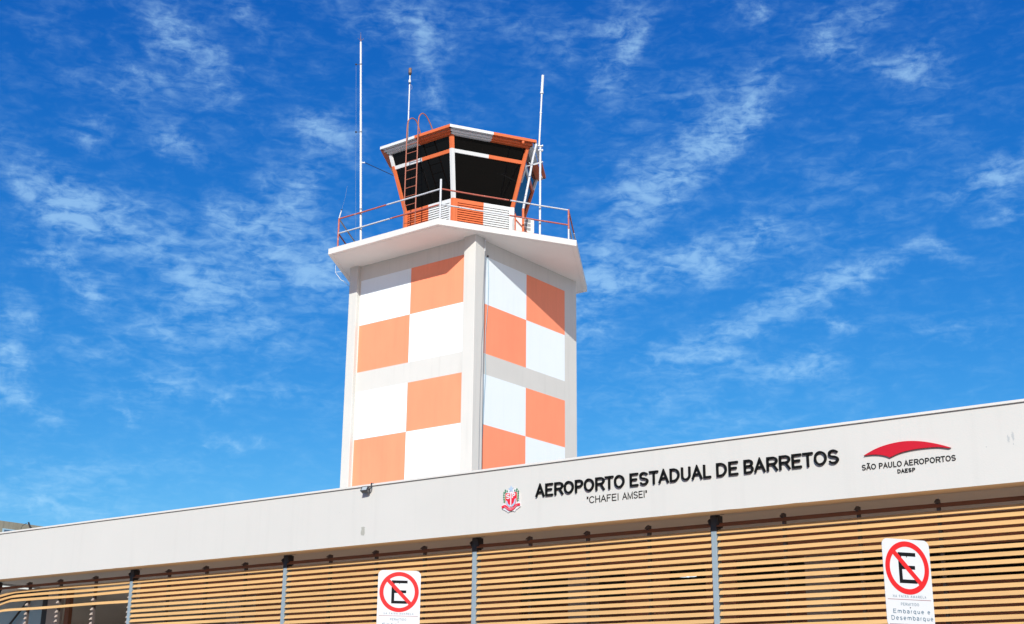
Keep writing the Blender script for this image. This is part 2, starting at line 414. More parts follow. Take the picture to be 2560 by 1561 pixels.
        if bevel > 0:
            b = o.modifiers.new('edge', 'BEVEL'); b.width = bevel; b.segments = 2; b.limit_method = 'ANGLE'
        return o
def wloc(o):
    v = Vector(o.location); p = o.parent
    while p is not None: v += Vector(p.location); p = p.parent
    return v
def tag(o, label=None, cat=None, group=None, kind=None):
    if label: o['label'] = label
    if cat: o['category'] = cat
    if group: o['group'] = group
    if kind: o['kind'] = kind
    return o
def thing(name, loc, label, cat, group=None):
    o = bpy.data.objects.new(name, None); COL.objects.link(o); o.location = loc; o.empty_display_size = 0.2
    return tag(o, label, cat, group)
def structure(name, mb, m):
    return tag(mb.build(name, m), kind='structure')
X1, Y1, Z1 = Vector((1, 0, 0)), Vector((0, 1, 0)), Vector((0, 0, 1))

# ------------------------------------------------------------------ stroke lettering (plain grotesque capitals)
def arc(cx, cy, rx, ry, a0, a1, n=10):
    return [(cx + rx * math.cos(R(a0 + (a1 - a0) * i / n)), cy + ry * math.sin(R(a0 + (a1 - a0) * i / n))) for i in range(n + 1)]
SS = arc(.5, .755, .48, .245, 18, 270, 14) + arc(.5, .25, .5, .25, 88, -160, 14)
GL = {   # strokes on the 0..1 box of the centre lines; a trailing 'c' closes the stroke
    'A': [[(0, 0), (.5, 1), (1, 0)], [(.19, .34), (.81, .34)]],
    'B': [[(0, .53), (.62, .53)] + arc(.62, .265, .38, .265, 90, -90)[1:] + [(0, 0), (0, 1), (.58, 1)] + arc(.58, .765, .36, .235, 90, -90)[1:]],
    'C': [arc(.55, .5, .55, .5, 38, 322, 20)],
    'D': [[(0, 0), (0, 1), (.42, 1)] + arc(.42, .5, .58, .5, 90, -90, 14)[1:] + ['c']],
    'E': [[(1, 1), (0, 1), (0, 0), (1, 0)], [(.05, .52), (.93, .52)]],
    'F': [[(1, 1), (0, 1), (0, 0)], [(.05, .52), (.86, .52)]],
    'H': [[(0, 0), (0, 1)], [(1, 0), (1, 1)], [(.05, .53), (.95, .53)]],
    'I': [[(.5, 0), (.5, 1)]],
    'L': [[(0, 1), (0, 0), (1, 0)]],
    'M': [[(0, 0), (0, 1), (.5, .04), (1, 1), (1, 0)]],
    'N': [[(0, 0), (0, 1), (1, 0), (1, 1)]],
    'O': [arc(.5, .5, .5, .5, 0, 345, 23) + ['c']],
    'P': [[(0, 0), (0, 1), (.6, 1)] + arc(.6, .73, .4, .27, 90, -90)[1:] + [(0.04, .46)]],
    'R': [[(0, 0), (0, 1), (.6, 1)] + arc(.6, .74, .38, .26, 90, -90)[1:] + [(0.04, .48)], [(.48, .47), (.62, .40), (1.02, 0)]],
    'S': [SS],
    'T': [[(0, 1), (1, 1)], [(.5, 0), (.5, .97)]],
    'U': [[(0, 1), (0, .35)] + arc(.5, .35, .5, .35, 180, 360, 12)[1:] + [(1, 1)]],
    'X': [[(0, 0), (1, 1)], [(0, 1), (1, 0)]],
    '"': [[(.1, 1), (.1, .68)], [(.9, 1), (.9, .68)]],
    '~': [[(.16, 1.2), (.30, 1.29), (.44, 1.29), (.58, 1.2), (.72, 1.2), (.86, 1.29)]],
    # lower case, x-height .72
    'a': [arc(.5, .55, .48, .2, 165, 0, 8) + [(.98, 0)], [(.98, .40), (.45, .40)] + arc(.45, .2, .45, .2, 90, 290, 8)[1:] + [(.98, .16)]],
    'b': [[(0, 1.02), (0, 0)], arc(.5, .36, .5, .37, 180, 525, 18) + ['c']],
    'e': [[(.03, .38), (.98, .38)] + arc(.5, .37, .48, .37, 5, 315, 16)],
    'm': [[(0, 0), (0, .73)], [(0, .5)] + arc(.25, .5, .25, .23, 170, 0, 8) + [(.5, 0)], [(.5, .5)] + arc(.75, .5, .25, .23, 170, 0, 8) + [(1, 0)]],
    'q': [[(1, .73), (1, -.3)], arc(.5, .36, .5, .37, 0, 345, 18) + ['c']],
    'r': [[(0, 0), (0, .73)], [(0, .42)] + arc(.65, .42, .65, .30, 160, 80, 6)],
    's': [arc(.5, .55, .46, .18, 20, 270, 10) + arc(.5, .19, .5, .19, 90, -160, 10)],
    'u': [[(0, .73), (0, .3)] + arc(.5, .3, .5, .3, 180, 360, 10)[1:], [(1, .73), (1, 0)]],
}
ADV = {'A': (0, 667, 0), 'B': (73, 551, 43), 'C': (50, 637, 35), 'D': (77, 594, 51), 'E': (79, 533, 55), 'F': (82, 482, 47), 'H': (80, 560, 82), 'I': (93, 95, 90),
       'L': (73, 450, 33), 'M': (74, 682, 77), 'N': (76, 567, 79), 'O': (48, 682, 48), 'P': (77, 545, 45), 'R': (79, 630, 13), 'S': (45, 567, 55), 'T': (23, 565, 23),
       'U': (79, 563, 80), 'X': (4, 655, 8), '"': (46, 200, 47), 'a': (36, 470, 38), 'b': (65, 460, 31), 'e': (38, 480, 38), 'm': (66, 700, 64), 'q': (35, 462, 66),
       'r': (65, 280, -10), 's': (31, 430, 39), 'u': (64, 430, 60), ' ': (0, 278, 0)}
def layout(text, x0, x1, track=0):
    """left and right edge of every glyph so that the line fills x0..x1"""
    pos = 0; res = []
    for ch in text:
        base = 'A' if ch == 'Ã' else ch
        l, w, r = ADV[base]
        res.append((ch, pos + l, pos + l + w)); pos += l + w + r + track
    a = res[0][1]; b = res[-1][2]; k = (x1 - x0) / (b - a)
    return [(c, x0 + (p - a) * k, x0 + (q - a) * k) for c, p, q in res if c != ' ']
def glyph(mb, ch, xa, xb, z0, h, hw, o, ax, ay, az, d0, d1, mi=0):
    gs = list(GL['A'] + GL['~']) if ch == 'Ã' else GL[ch]
    wid = xb - xa
    for i, st in enumerate(gs):
        closed = st[-1] == 'c'; pts = st[:-1] if closed else st
        if wid < 3.0 * hw: P = [((xa + xb) / 2 if ch == 'I' else xa + wid * x, z0 + (y * h if y in (0, 1) else hw + y * (h - 2 * hw))) for x, y in pts]
        else:
            P = []
            for x, y in pts:
                yy = hw + y * (h - 2 * hw)
                if not closed and ch in 'AHIMNFLTPRUXÃEDB"' and (x, y) in (pts[0], pts[-1]) and y in (0, 1) and not (ch in 'ELF' and x == 1) and not (ch == 'T' and y == 1) and not ch == 'B':
                    yy = y * h            # square stroke ends reach the base line and the cap line
                xx = hw + x * (wid - 2 * hw)
                if not closed and ch in 'ELFT' and (x, y) in (pts[0], pts[-1]) and y in (0, 1, .52) and x in (0, 1) and not (ch in 'LF' and (x, y) in ((0, 1), (0, 0))):
                    xx = x * wid
                P.append((xa + xx, z0 + yy))
        mb.ribbon(P, hw, o, ax, ay, az, d0, d1 + 0.0004 * i, mi, closed)

# ================================================================== SETTING: ground, road, pavement
g = MB(); g.add([(-1500, -1500, -0.12), (1500, -1500, -0.12), (1500, 1500, -0.12), (-1500, 1500, -0.12)], [(0, 1, 2, 3)])
structure('ground', g, M['earth'])
g = MB(); g.add([(-120, -6, -0.116), (90, -6, -0.116), (90, 9.0, -0.116), (-120, 9.0, -0.116)], [(0, 1, 2, 3)])
structure('road', g, M['asphalt'])
g = MB(); g.add([(-120, 8.55, -0.112), (90, 8.55, -0.112), (90, 8.67, -0.112), (-120, 8.67, -0.112)], [(0, 1, 2, 3)])
structure('road_marking', g, M['yellow'])
g = MB(); g.box((-120, 9.0, -0.3), (90, 9.15, 0.0)); structure('kerb', g, M['kerb'])
g = MB(); g.box((-120, 9.15, -0.3), (90, 14.0, 0.0)); structure('pavement', g, M['forecourt'])
g = MB(); g.box((-120, 14.0, -0.3), (90, 110, -0.004)); structure('apron', g, M['pavement'])
g = MB(); g.box((-120, -22, -0.3), (90, -6, 0.0)); structure('pavement', g, M['forecourt'])

# ================================================================== TERMINAL BUILDING
XL, XR = -34.0, 3.5
term = thing('terminal_building', (-12, 20, 0), 'long low airport terminal with an off-white fascia band above its louvred front', 'terminal')
b = MB()                                         # fascia with slightly chipped lower arris
rnd = random.Random(3)
xs = [XL + (XR - XL) * i / 260 for i in range(261)]
chip = []
for i, x in enumerate(xs):
    c = 0.0
    if rnd.random() < .10: c = rnd.uniform(.001, .004)
    chip.append(c)
v = []
for x, c in zip(xs, chip): v += [(x, 14.0, 4.10 + c), (x, 14.0, 4.925), (x, 14.288, 4.925), (x, 14.288, 4.10)]
f = []
for i in range(260):
    a = 4 * i; n_ = a + 4
    f += [(a, n_, n_ + 1, a + 1), (a + 1, n_ + 1, n_ + 2, a + 2), (a + 2, n_ + 2, n_ + 3, a + 3), (a + 3, n_ + 3, n_, a)]
f += [(0, 1, 2, 3), (1040, 1043, 1042, 1041)]
b.add(v, f)
for i in range(260): b.mi[4 * i + 3] = 1
fascia = b.build('fascia', [M['fascia'], M['underside']], term)
b = MB(); b.box((XL - .02, 13.978, 4.927), (XR + .02, 14.30, 4.957)); b.build('coping', M['coping'], term, .004)
def blot(cx, cz, rx, rz, seed, y=13.998, ragged=.22):
    r_ = random.Random(seed); P = []
    for i in range(26):
        a = 2 * math.pi * i / 26
        sx, sz = math.cos(a), math.sin(a)
        k = 1 / max(abs(sx), abs(sz)) ** .75
        q = 1 + r_.uniform(-ragged, ragged)
        P.append((cx + rx * sx * k * q, cz + rz * sz * k * q))
    return P
rp = random.Random(5); rect = []
for i in range(8): rect.append((-13.181 + .072 * i / 8 + rp.uniform(-.004, .004), 4.232 + rp.uniform(-.006, .006)))
for i in range(12): rect.append((-13.107 + rp.uniform(-.008, .006), 4.232 + .118 * i / 12))
for i in range(8): rect.append((-13.107 - .066 * i / 8, 4.350 + rp.uniform(-.005, .005)))
for i in range(12): rect.append((-13.176 + rp.uniform(-.007, .008), 4.350 - .118 * i / 12))
b = MB(); b.prism(rect, (0, 0, 0), X1, Z1, Y1, 13.998, 14.001)
tag(b.build('bare_patch', M['patch'], term), 'small grey patch of missing paint on the fascia')
for cx, cz, rx, rz, sd, rg in ((-3.972, 4.585, .013, .040, 9, .4), (-4.02, 4.56, .012, .035, 12, .5), (-3.975, 4.50, .004, .010, 13, .3), (-4.252, 4.501, .006, .006, 14, .2), (-13.62, 4.60, .006, .004, 15, .2), (-13.36, 4.585, .007, .003, 16, .2)):
    b = MB(); b.prism(blot(cx, cz, rx, rz, sd, ragged=rg), (0, 0, 0), X1, Z1, Y1, 13.9985 - .0002 * (sd % 3), 14.001); b.build('smear', M['smear'], term)
b = MB(); b.box((XL, 14.290, 4.13), (XR, 26.3, 4.28)); b.build('ceiling', M['ceil'], term)
b = MB(); b.box((XL + .01, 14.3, 4.45), (XR - .01, 26.4, 4.60)); b.build('roof', M['roofing'], term)
b = MB(); b.box((XL, 26.1, 0), (XR, 26.3, 4.13)); b.build('back_wall', M['inner'], term)
b = MB(); b.box((XL, 14.45, 0), (XL + .2, 26.1, 4.13)); b.build('side_wall', M['beige'], term)
b = MB(); b.box((XR - .2, 14.45, 0), (XR, 26.1, 4.13)); b.build('side_wall', M['beige'], term)
b = MB(); b.box((XL + .2, 14.45, -.02), (XR - .2, 26.1, .012)); b.build('floor_slab', M['pavement'], term)
b = MB(); b.box((-20.6, 16.0, 3.78), (XR - .2, 16.14, 4.128)); b.build('header_beam', M['brown'], term)
# lobby columns and timber screens behind the louvres
for x in (-18.2, -14.55, -10.9, -7.2, -3.6):
    b = MB(); b.box((x - .17, 16.16, 0), (x + .17, 16.46, 4.128)); b.build('lobby_column', M['column'], term)
for x0, x1 in ((-18.0, -14.75), (-14.35, -12.2), (-10.3, -9.6), (-9.0, -8.55), (-6.4, -5.9)):
    b = MB(); b.box((x0, 16.5, 0), (x1, 16.56, 3.9)); b.build('timber_screen', M['brown'], term)
b = MB(); b.box((-23.33, 15.92, 0), (-22.98, 16.04, 4.128)); b.build('lobby_column', M['column'], term)
b = MB(); b.box((-22.84, 15.98, 0), (-22.70, 16.06, 4.128)); b.build('door_jamb', M['shade_brown_slat'], term)
b = MB(); b.box((-18.4, 18.0, 0), (XR - .2, 18.1, 3.60)); b.build('partition_wall', M['brown'], term)
win = MB()
win.box((-28.0, 15.98, 3.98), (-23.40, 16.06, 4.128)); win.box((-23.58, 15.975, 0), (-23.40, 16.065, 3.98)); win.box((-26.2, 15.975, 0), (-26.1, 16.065, 3.98))
wf = win.build('lobby_window', M['dark'], term)
b = MB(); b.box((-28.0, 16.01, 0), (-23.58, 16.03, 3.98)); b.build('pane', M['lobby_glass'], wf)
b = MB(); b.tube([(-24.02, 15.93, 4.3 - .35), (-24.75, 15.93, 3.35)], .022); b.build('stay_bar', M['dark'], wf)
# ceiling lights seen through the louvres
for i, (x, y, lab) in enumerate(((-11.404, 20.116, 'left one of the two lit downlights seen through the centre louvre bay'), (-11.264, 20.128, 'right one of the two lit downlights seen through the centre louvre bay'),
                  (-11.166, 21.262, 'small lit downlight glimpsed just right of the fourth post'), (-6.855, 21.80, 'small lit downlight glimpsed right of the tilted parking sign'))):
    t = thing('ceiling_light', (x, y, 4.13), lab, 'ceiling light', 'downlights in the lobby ceiling')
    r_ = .10 if i < 2 else .085
    b = MB(); b.tube([(x, y, 4.129), (x, y, 4.112)], r_ + .015, 16); b.build('trim_ring', M['cab_white'], t)
    b = MB(); b.tube([(x, y, 4.1115), (x, y, 4.104)], r_, 16); b.build('lamp', M['lamp'], t)

t = thing('ceiling_light', (-23.03, 15.0, 4.13), 'white batten light on the ceiling above the sagging slats at the far left', 'ceiling light')
b = MB(); b.box((-23.08, 14.6, 4.095), (-22.98, 15.5, 4.129)); b.build('housing', M['cab_white'], t)
b = MB(); b.box((-23.065, 14.63, 4.075), (-22.995, 15.47, 4.094)); b.build('diffuser', M['batten'], t)

# ================================================================== LOUVRE SCREEN
PS = 3.6651; PX0 = -18.6634
posts = [-22.64] + [PX0 + PS * k for k in range(4)] + [PX0 + PS * 4 + .07, PX0 + PS * 5]
scr = thing('louvre_screen', (-11, 14.3, 0), 'ochre horizontal louvre screen with grey posts across the terminal front', 'louvre screen')
TOP = lambda k: 4.009 - .0805 * k
NS = 38
def slat_profile(t): return [(14.285, t - .0505), (14.324, t - .001), (14.328, t - .002), (14.291, t - .048), (14.311, t - .048), (14.311, t - .0505)]
def slat(mb, stations):
    """stations: (x, dz, dy) along the slat"""
    n = 6; v = []
    for x, t, dy in stations: v += [(x, y + dy, z) for y, z in slat_profile(t)]
    f = []
    for i in range(len(stations) - 1):
        for k in range(n): f.append((i * n + k, i * n + (k + 1) % n, (i + 1) * n + (k + 1) % n, (i + 1) * n + k))
    f += [tuple(range(n)), tuple(range(len(v) - 1, len(v) - 1 - n, -1))]
    mb.add(v, f)
rs = random.Random(11)
for i in range(len(posts) - 1):
    x0, x1 = posts[i] + .040, posts[i + 1] - .040
    b = MB()
    if i == 0:
        for k in (1, 2, 3, 5):
            t = TOP(k); st = []
            drop = {0: 0, 1: .045, 2: .052, 3: .075, 5: .03}[k]; xb = {0: -21.9, 1: -21.95, 2: -22.05, 3: -22.1, 5: -22.2}[k]
            n_ = 24
            for j in range(n_ + 1):
                x = x0 + (x1 - x0) * (1 - (1 - j / n_) ** 1.0)
                q = max(0.0, (xb - x) / .45)
                st.append((x, t - drop * min(q, 1.4) ** 1.25 + .004 * math.sin(x * 2.1 + k), .012 * q if k == 5 else 0))
            slat(b, st)
        tag(b.build('slat_panel', M['slat'], scr), 'broken louvre bay with only a few sagging slats left')
    else:
        for k in range(1, NS):
            t = TOP(k) + rs.uniform(-.0022, .0022); dx = rs.uniform(0, .006); tw = rs.uniform(-.002, .002)
            st = []
            for j in range(5):
                x = x0 + dx + (x1 - x0 - 2 * dx) * j / 4
                st.append((x, t + rs.uniform(-.0014, .0014) + tw * (j - 2) / 2, rs.uniform(-.001, .001)))
            slat(b, st)
        b.build('slat_panel', M['slat'], scr)
for i in range(len(posts) - 1):
    b = MB(); slat(b, [(posts[i] + .040, TOP(0), 0), (posts[i + 1] - .040, TOP(0) + .001, 0)]); b.build('shade_brown_slat', M['shade_brown_slat'], scr)  # uppermost slat, its shade under the fascia painted in dark brown
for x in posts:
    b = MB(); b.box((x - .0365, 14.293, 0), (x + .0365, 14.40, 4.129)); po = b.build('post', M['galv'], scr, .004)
    if x == posts[1]: po0 = po
    b = MB()                                     # black bracket plates at the head of the post
    b.prism([(14.30, 4.06), (14.262, 4.03), (14.30, 3.985), (14.36, 3.975), (14.36, 4.06)], (x - .062, 0, 0), Y1, Z1, X1, 0, .022)
    b.prism([(14.30, 4.096), (14.275, 4.06), (14.30, 3.98), (14.40, 3.955), (14.40, 4.096)], (x + .040, 0, 0), Y1, Z1, X1, 0, .030)
    b.box((x - .0395, 14.2905, 3.912), (x + .0395, 14.404, 4.0985))  # dark sleeve in place of the fascia's shadow on the post top
    b.box((x - .075, 14.292, 4.118), (x + .085, 14.42, 4.1285)); b.build('bracket_shade_sleeve', M['dark'], po)
car = []
for k in [4] + list(range(6, 19)):               # clips of the missing slats on the side of the second post
    t = TOP(k); b = MB(); b.prism([(14.334, t - .008), (14.3265, t - .008), (14.292, t - .05), (14.334, t - .05)], (posts[1] - .070, 0, 0), Y1, Z1, X1, 0, .033)
    b.build('slat_clip', M['clip'], po0)
for i in range(len(posts) - 1):
    car += [-21.62, -20.70, -19.70] if i == 0 else [posts[i] - .02 + PS * q for q in (.25, .5, .75)]
for x in car:
    b = MB(); b.box((x - .017, 14.335, .9), (x + .017, 14.385, 4.055))
    b.prism([(14.336, 4.060), (14.318, 4.050), (14.262, 4.012), (14.300, 4.008), (14.336, 3.980)], (x - .015, 0, 0), Y1, Z1, X1, 0, .030)
    c_ = b.build('slat_carrier', M['carrier'], scr)
    if x < posts[1]:                             # clips left bare where slats are missing
        for k in [4] + list(range(6, 19)):
            t = TOP(k); b = MB()
            b.prism([(14.3345, t - .008), (14.3265, t - .008), (14.296, t - .048), (14.3345, t - .048)], (x - .022, 0, 0), Y1, Z1, X1, 0, .044)
            b.build('slat_clip', M['clip'], c_)

# ================================================================== LETTERING ON THE FASCIA
def sign_line(text, x0, x1, z0, h, hw, m, parent, depth=.025, gap=.0, track=0):
    for ch, a, bb in layout(text, x0, x1, track):
        mb = MB(); glyph(mb, ch, a, bb, z0, h, hw, (0, 14.0 - gap, 0), X1, Z1, -Y1, 0.0012, depth)
        mb.build('letter', m, parent)
t = thing('airport_name_lettering', (-8, 13.99, 4.5), 'large black raised letters reading AEROPORTO ESTADUAL DE BARRETOS on the fascia', 'sign lettering')
for word, a, bb in (('AEROPORTO', -10.088, -8.727), ('ESTADUAL', -8.643, -7.512), ('DE', -7.434, -7.152), ('BARRETOS', -7.072, -5.893)):
    sign_line(word, a, bb, 4.499, .162, .0110, M['black'], t, .030)
t = thing('dedication_lettering', (-8.8, 13.99, 4.35), 'thin dark letters reading "CHAFEI AMSEI" under the airport name', 'sign lettering')
for word, a, bb in (('"CHAFEI', -9.296, -8.822), ('AMSEI"', -8.765, -8.409)):
    sign_line(word, a, bb, 4.348, .086, .0046, M['grey_letter'], t, .008)
t = thing('operator_logo_sign', (-5.1, 13.99, 4.4), 'red swoosh logo above the words SÃO PAULO AEROPORTOS DAESP', 'logo sign')
tp = [(-5.597, 4.551), (-5.483, 4.601), (-5.373, 4.633), (-5.261, 4.651), (-5.141, 4.658), (-5.024, 4.650), (-4.908, 4.629), (-4.795, 4.597), (-4.706, 4.566), (-4.622, 4.531)]
bt = [(-4.645, 4.528), (-4.753, 4.551), (-4.868, 4.559), (-5.008, 4.558), (-5.127, 4.547), (-5.209, 4.530), (-5.302, 4.498), (-5.343, 4.520), (-5.409, 4.540), (-5.477, 4.550), (-5.535, 4.553)]
def smooth(P, n=4):
    out = []
    for i in range(len(P) - 1):
        p0, p1, p2, p3 = P[max(i - 1, 0)], P[i], P[i + 1], P[min(i + 2, len(P) - 1)]
        for j in range(n):
            u = j / n
            out.append(tuple(.5 * (2 * p1[k] + (p2[k] - p0[k]) * u + (2 * p0[k] - 5 * p1[k] + 4 * p2[k] - p3[k]) * u * u + (3 * p1[k] - p0[k] - 3 * p2[k] + p3[k]) * u ** 3) for k in (0, 1)))
    return out + [P[-1]]
b = MB(); b.prism(smooth(tp) + smooth(bt[:7])[:-1] + smooth(bt[6:]), (0, 14.0, 0), X1, Z1, -Y1, .0012, .026); b.build('swoosh', M['red'], t)
for word, a, bb in (('SÃO', -5.634, -5.471), ('PAULO', -5.436, -5.178), ('AEROPORTOS', -5.155, -4.585)):
    sign_line(word, a, bb, 4.391, .062, .0046, M['grey_letter'], t, .008)
sign_line('DAESP', -5.232, -5.034, 4.318, .044, .0042, M['grey_letter'], t, .008)

# ------------------------------------------------------------------ coat of arms
t = thing('coat_of_arms', (-10.48, 13.99, 4.35), 'small coat of arms with SP on a red shield, star, wreath and ribbon', 'coat of arms')
ec, ez = -10.485, 4.342
def E2(P): return [(ec + x * .150, ez + y * .345) for x, y in P]
def plate(name, P, m, d0, d1): b = MB(); b.prism(E2(P), (0, 14.0, 0), X1, Z1, -Y1, d0, d1); return b.build(name, m, t)
star = [(math.sin(math.pi * i / 5) * (.33 if i % 2 == 0 else .15), .87 + math.cos(math.pi * i / 5) * (.145 if i % 2 == 0 else .062)) for i in range(10)]
back = [(-1.0, .15), (-.72, .09), (-.45, .03), (-.36, -.02), (-.1, .02), (.25, .025), (.40, -.01), (.52, .06), (1.02, .17), (1.02, .29), (.84, .34), (.90, .5), (.84, .68), (.66, .80), (.36, .87), (.08, .90), (-.10, .90), (-.36, .86), (-.66, .80), (-.86, .66), (-.90, .46), (-.82, .33), (-1.0, .28)]
plate('backing_plate', back, M['arms_white'], .0012, .0144)
plate('star', star, M['arms_blue'], .0145, .020)
shield = [(-.60, .735), (0, .70), (.60, .75), (.60, .45), (.50, .30), (.28, .20), (0, .155), (-.28, .20), (-.50, .30), (-.60, .45)]
plate('shield', shield, M['arms_red'], .0145, .019)
plate('open_book', [(-.56, .46), (-.42, .43), (-.30, .31), (-.06, .24), (-.06, .175), (-.28, .215), (-.48, .31)], M['arms_blue'], .0195, .022)
plate('open_book', [(.56, .50), (.42, .47), (.30, .33), (.06, .24), (.06, .175), (.28, .215), (.48, .31)], M['arms_blue'], .0195, .022)
plate('sword', [(-.055, .70), (0, .73), (.055, .70), (.055, .20), (-.055, .20)], M['arms_white'], .0225, .025)
for ch, a, bb, zz in (('S', -.53, -.12, .50), ('P', .12, .48, .52)):
    b = MB(); glyph(b, ch, ec + a * .15, ec + bb * .15, ez + zz * .345, .066, .0072, (0, 14.0, 0), X1, Z1, -Y1, .0195, .023); b.build('letter', M['arms_white'], t)
for sgn in (-1, 1):
    b = MB()
    for i in range(6):
        y = .36 + .085 * i; x = sgn * (.70 + .06 * math.sin(math.pi * (i + .6) / 6) - (.12 if i > 4 else 0))
        leaf = [(x, y), (x + .13 * sgn, y + .04), (x + .05 * sgn, y + .105), (x - .06 * sgn, y + .05)]
        b.prism(E2(leaf), (0, 14.0, 0), X1, Z1, -Y1, .0145, .0185 + .0004 * i)
    for q in ((.42, .80), (.60, .765)): b.prism(E2([(sgn * (q[0] - .08), q[1] - .03), (sgn * (q[0] + .07), q[1] - .03), (sgn * (q[0] + .05), q[1] + .035), (sgn * (q[0] - .06), q[1] + .035)]), (0, 14.0, 0), X1, Z1, -Y1, .0205, .0212)
    b.build('laurel_branch', M['arms_green'], t)
    b = MB(); b.ribbon(E2([(sgn * .66, .34), (sgn * .665, .52), (sgn * .62, .70)]), .0045, (0, 14.0, 0), X1, Z1, -Y1, .0145, .0176); b.build('stem', M['arms_gold'], t)
rib = [(-.98, .20), (-.62, .235), (-.30, .125), (0, .085), (.30, .125), (.62, .235), (.98, .245)]
b = MB(); b.ribbon(smooth(E2(rib)), .0155, (0, 14.0, 0), X1, Z1, -Y1, .0145, .0265); b.build('ribbon', M['arms_red'], t)
b = MB(); b.ribbon(smooth(E2([(-.72, .22), (-.30, .125), (0, .085), (.30, .125), (.74, .24)])), .0065, (0, 14.0, 0), X1, Z1, -Y1, .0268, .0275); b.build('motto_band', M['arms_pink'], t)

# ------------------------------------------------------------------ floodlight clamped on the coping
fx = -13.065
t = thing('floodlight', (fx, 13.9, 4.87), 'small dark floodlight clamped on the coping at the tower base corner', 'floodlight')
tl = R(30); fn = Vector((0.10, -math.cos(tl), math.sin(tl))).normalized(); fr = Vector((math.cos(.1), math.sin(.1), 0)); fr = (fr - fn * fr.dot(fn)).normalized(); fu = fn.cross(fr) * -1
if fu.z < 0: fu = -fu
fc = Vector((fx, 13.930, 4.872))
b = MB(); b.obox(fc - fn * .008, fr, fu, fn, .058, .040, .028); b.build('housing', M['flood_grey'], t, .004)
b = MB(); b.obox(fc + fn * .0225, fr, fu, fn, .060, .042, .0035); bz = b.build('bezel', M['dark'], t)
b = MB(); b.obox(fc + fn * .0275, fr, fu, fn, .043, .029, .0015); b.build('lens', M['flood_lens'], bz)
b = MB(); b.tube([fc + fr * .062, fc + fr * .080, Vector((fx + .088, 13.955, 4.90)), Vector((fx + .08, 13.968, 4.962)), Vector((fx + .06, 14.06, 4.966))], .010, 8); b.build('bracket', M['dark'], t)

# ================================================================== CONTROL TOWER
TP = Vector((-21.852016, 27.340252, 0)); T1 = Vector((-0.999902, 0.014029, 0)); T2 = Vector((0.014029, 0.999902, 0))       # corner of the wall planes, left-face and right-face directions
HC = Vector((-24.1673, 29.6621, 0)); HR = -2.10241623
ZSB, ZST = 14.767, 14.940
tower = thing('control_tower', (HC.x, HC.y, 0), 'square air traffic control tower with orange and white checks and a six-sided glass cab', 'control tower')
def hx(r, k, z):
    a = HR + k * math.pi / 3
    return Vector((HC.x + r * math.cos(a), HC.y + r * math.sin(a), z))
def tw(u, v, z): q = TP + T1 * u + T2 * v; return Vector((q.x, q.y, z))
WU, WV = 4.62, 4.95
ZR = [14.306, 12.905, 11.475, 10.882, 9.471, 8.040, 7.447, 6.036, 4.605]
zs = sorted([0, 4.605, 6.036, 7.447, 8.040, 9.471, 10.882, 11.475, 12.905, 14.306, 14.80])
def check(side, col, z):
    # col 0 / 1 seen from outside left to right; None outside the painted squares
    rows = [(14.306, 12.905), (12.905, 11.475), (10.882, 9.471), (9.471, 8.040), (7.447, 6.036), (6.036, 4.605)]
    for i, (a, b_) in enumerate(rows):
        if b_ < z < a: return 1 if (i + col) % 2 == 0 else 2
    return 0
b = MB()
def wall(fn, marks, flip):
    for i in range(len(marks) - 1):
        for j in range(len(zs) - 1):
            zc = (zs[j] + zs[j + 1]) / 2; mi = 0
            if 1 <= i <= 2:
                col = (i - 1) if not flip else (2 - i)
                mi = check(0, col, zc)
            q = [fn(marks[i], zs[j]), fn(marks[i + 1], zs[j]), fn(marks[i + 1], zs[j + 1]), fn(marks[i], zs[j + 1])]
            b.add(q, [(0, 1, 2, 3)], mi)
wall(lambda u, z: tw(u, 0, z), [0, .367, 2.369, 4.371, WU], True)
wall(lambda v, z: tw(0, v, z), [0, .463, 2.408, 4.335, WV], False)
wall(lambda u, z: tw(u, WV, z), [0, .367, 2.369, 4.371, WU], False)
wall(lambda v, z: tw(WU, v, z), [0, .463, 2.408, 4.335, WV], True)
b.build('shaft', [M['beige'], M['white'], M['orange']], tower)
for (u0, u1, v0, v1) in ((-.12, .29, -.12, .31), (4.415, WU + .12, -.12, .29), (.03, .29, 4.60, WV - .01), (4.415, WU + .12, 4.60, WV + .12)):
    b = MB(); b.hexa([tw(u0, v0, 0), tw(u1, v0, 0), tw(u1, v1, 0), tw(u0, v1, 0), tw(u0, v0, 14.79), tw(u1, v0, 14.79), tw(u1, v1, 14.79), tw(u0, v1, 14.79)])
    b.build('corner_pilaster', M['beige'], tower, .012)
b = MB()                                          # balcony slab with a drip groove round its soffit
RS = 4.203
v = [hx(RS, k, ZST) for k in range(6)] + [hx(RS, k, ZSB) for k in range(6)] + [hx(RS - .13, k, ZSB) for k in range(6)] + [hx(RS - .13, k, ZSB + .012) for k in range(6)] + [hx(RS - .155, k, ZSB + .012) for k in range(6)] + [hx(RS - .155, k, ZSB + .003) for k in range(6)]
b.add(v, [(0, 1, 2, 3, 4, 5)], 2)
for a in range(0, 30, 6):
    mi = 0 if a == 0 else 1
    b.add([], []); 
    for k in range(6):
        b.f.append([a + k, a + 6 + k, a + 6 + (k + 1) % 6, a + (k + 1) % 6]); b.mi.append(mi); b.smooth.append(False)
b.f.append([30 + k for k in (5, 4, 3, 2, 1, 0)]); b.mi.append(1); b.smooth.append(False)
b.build('balcony_slab', [M['rim'], M['soffit'], M['deck']], tower)

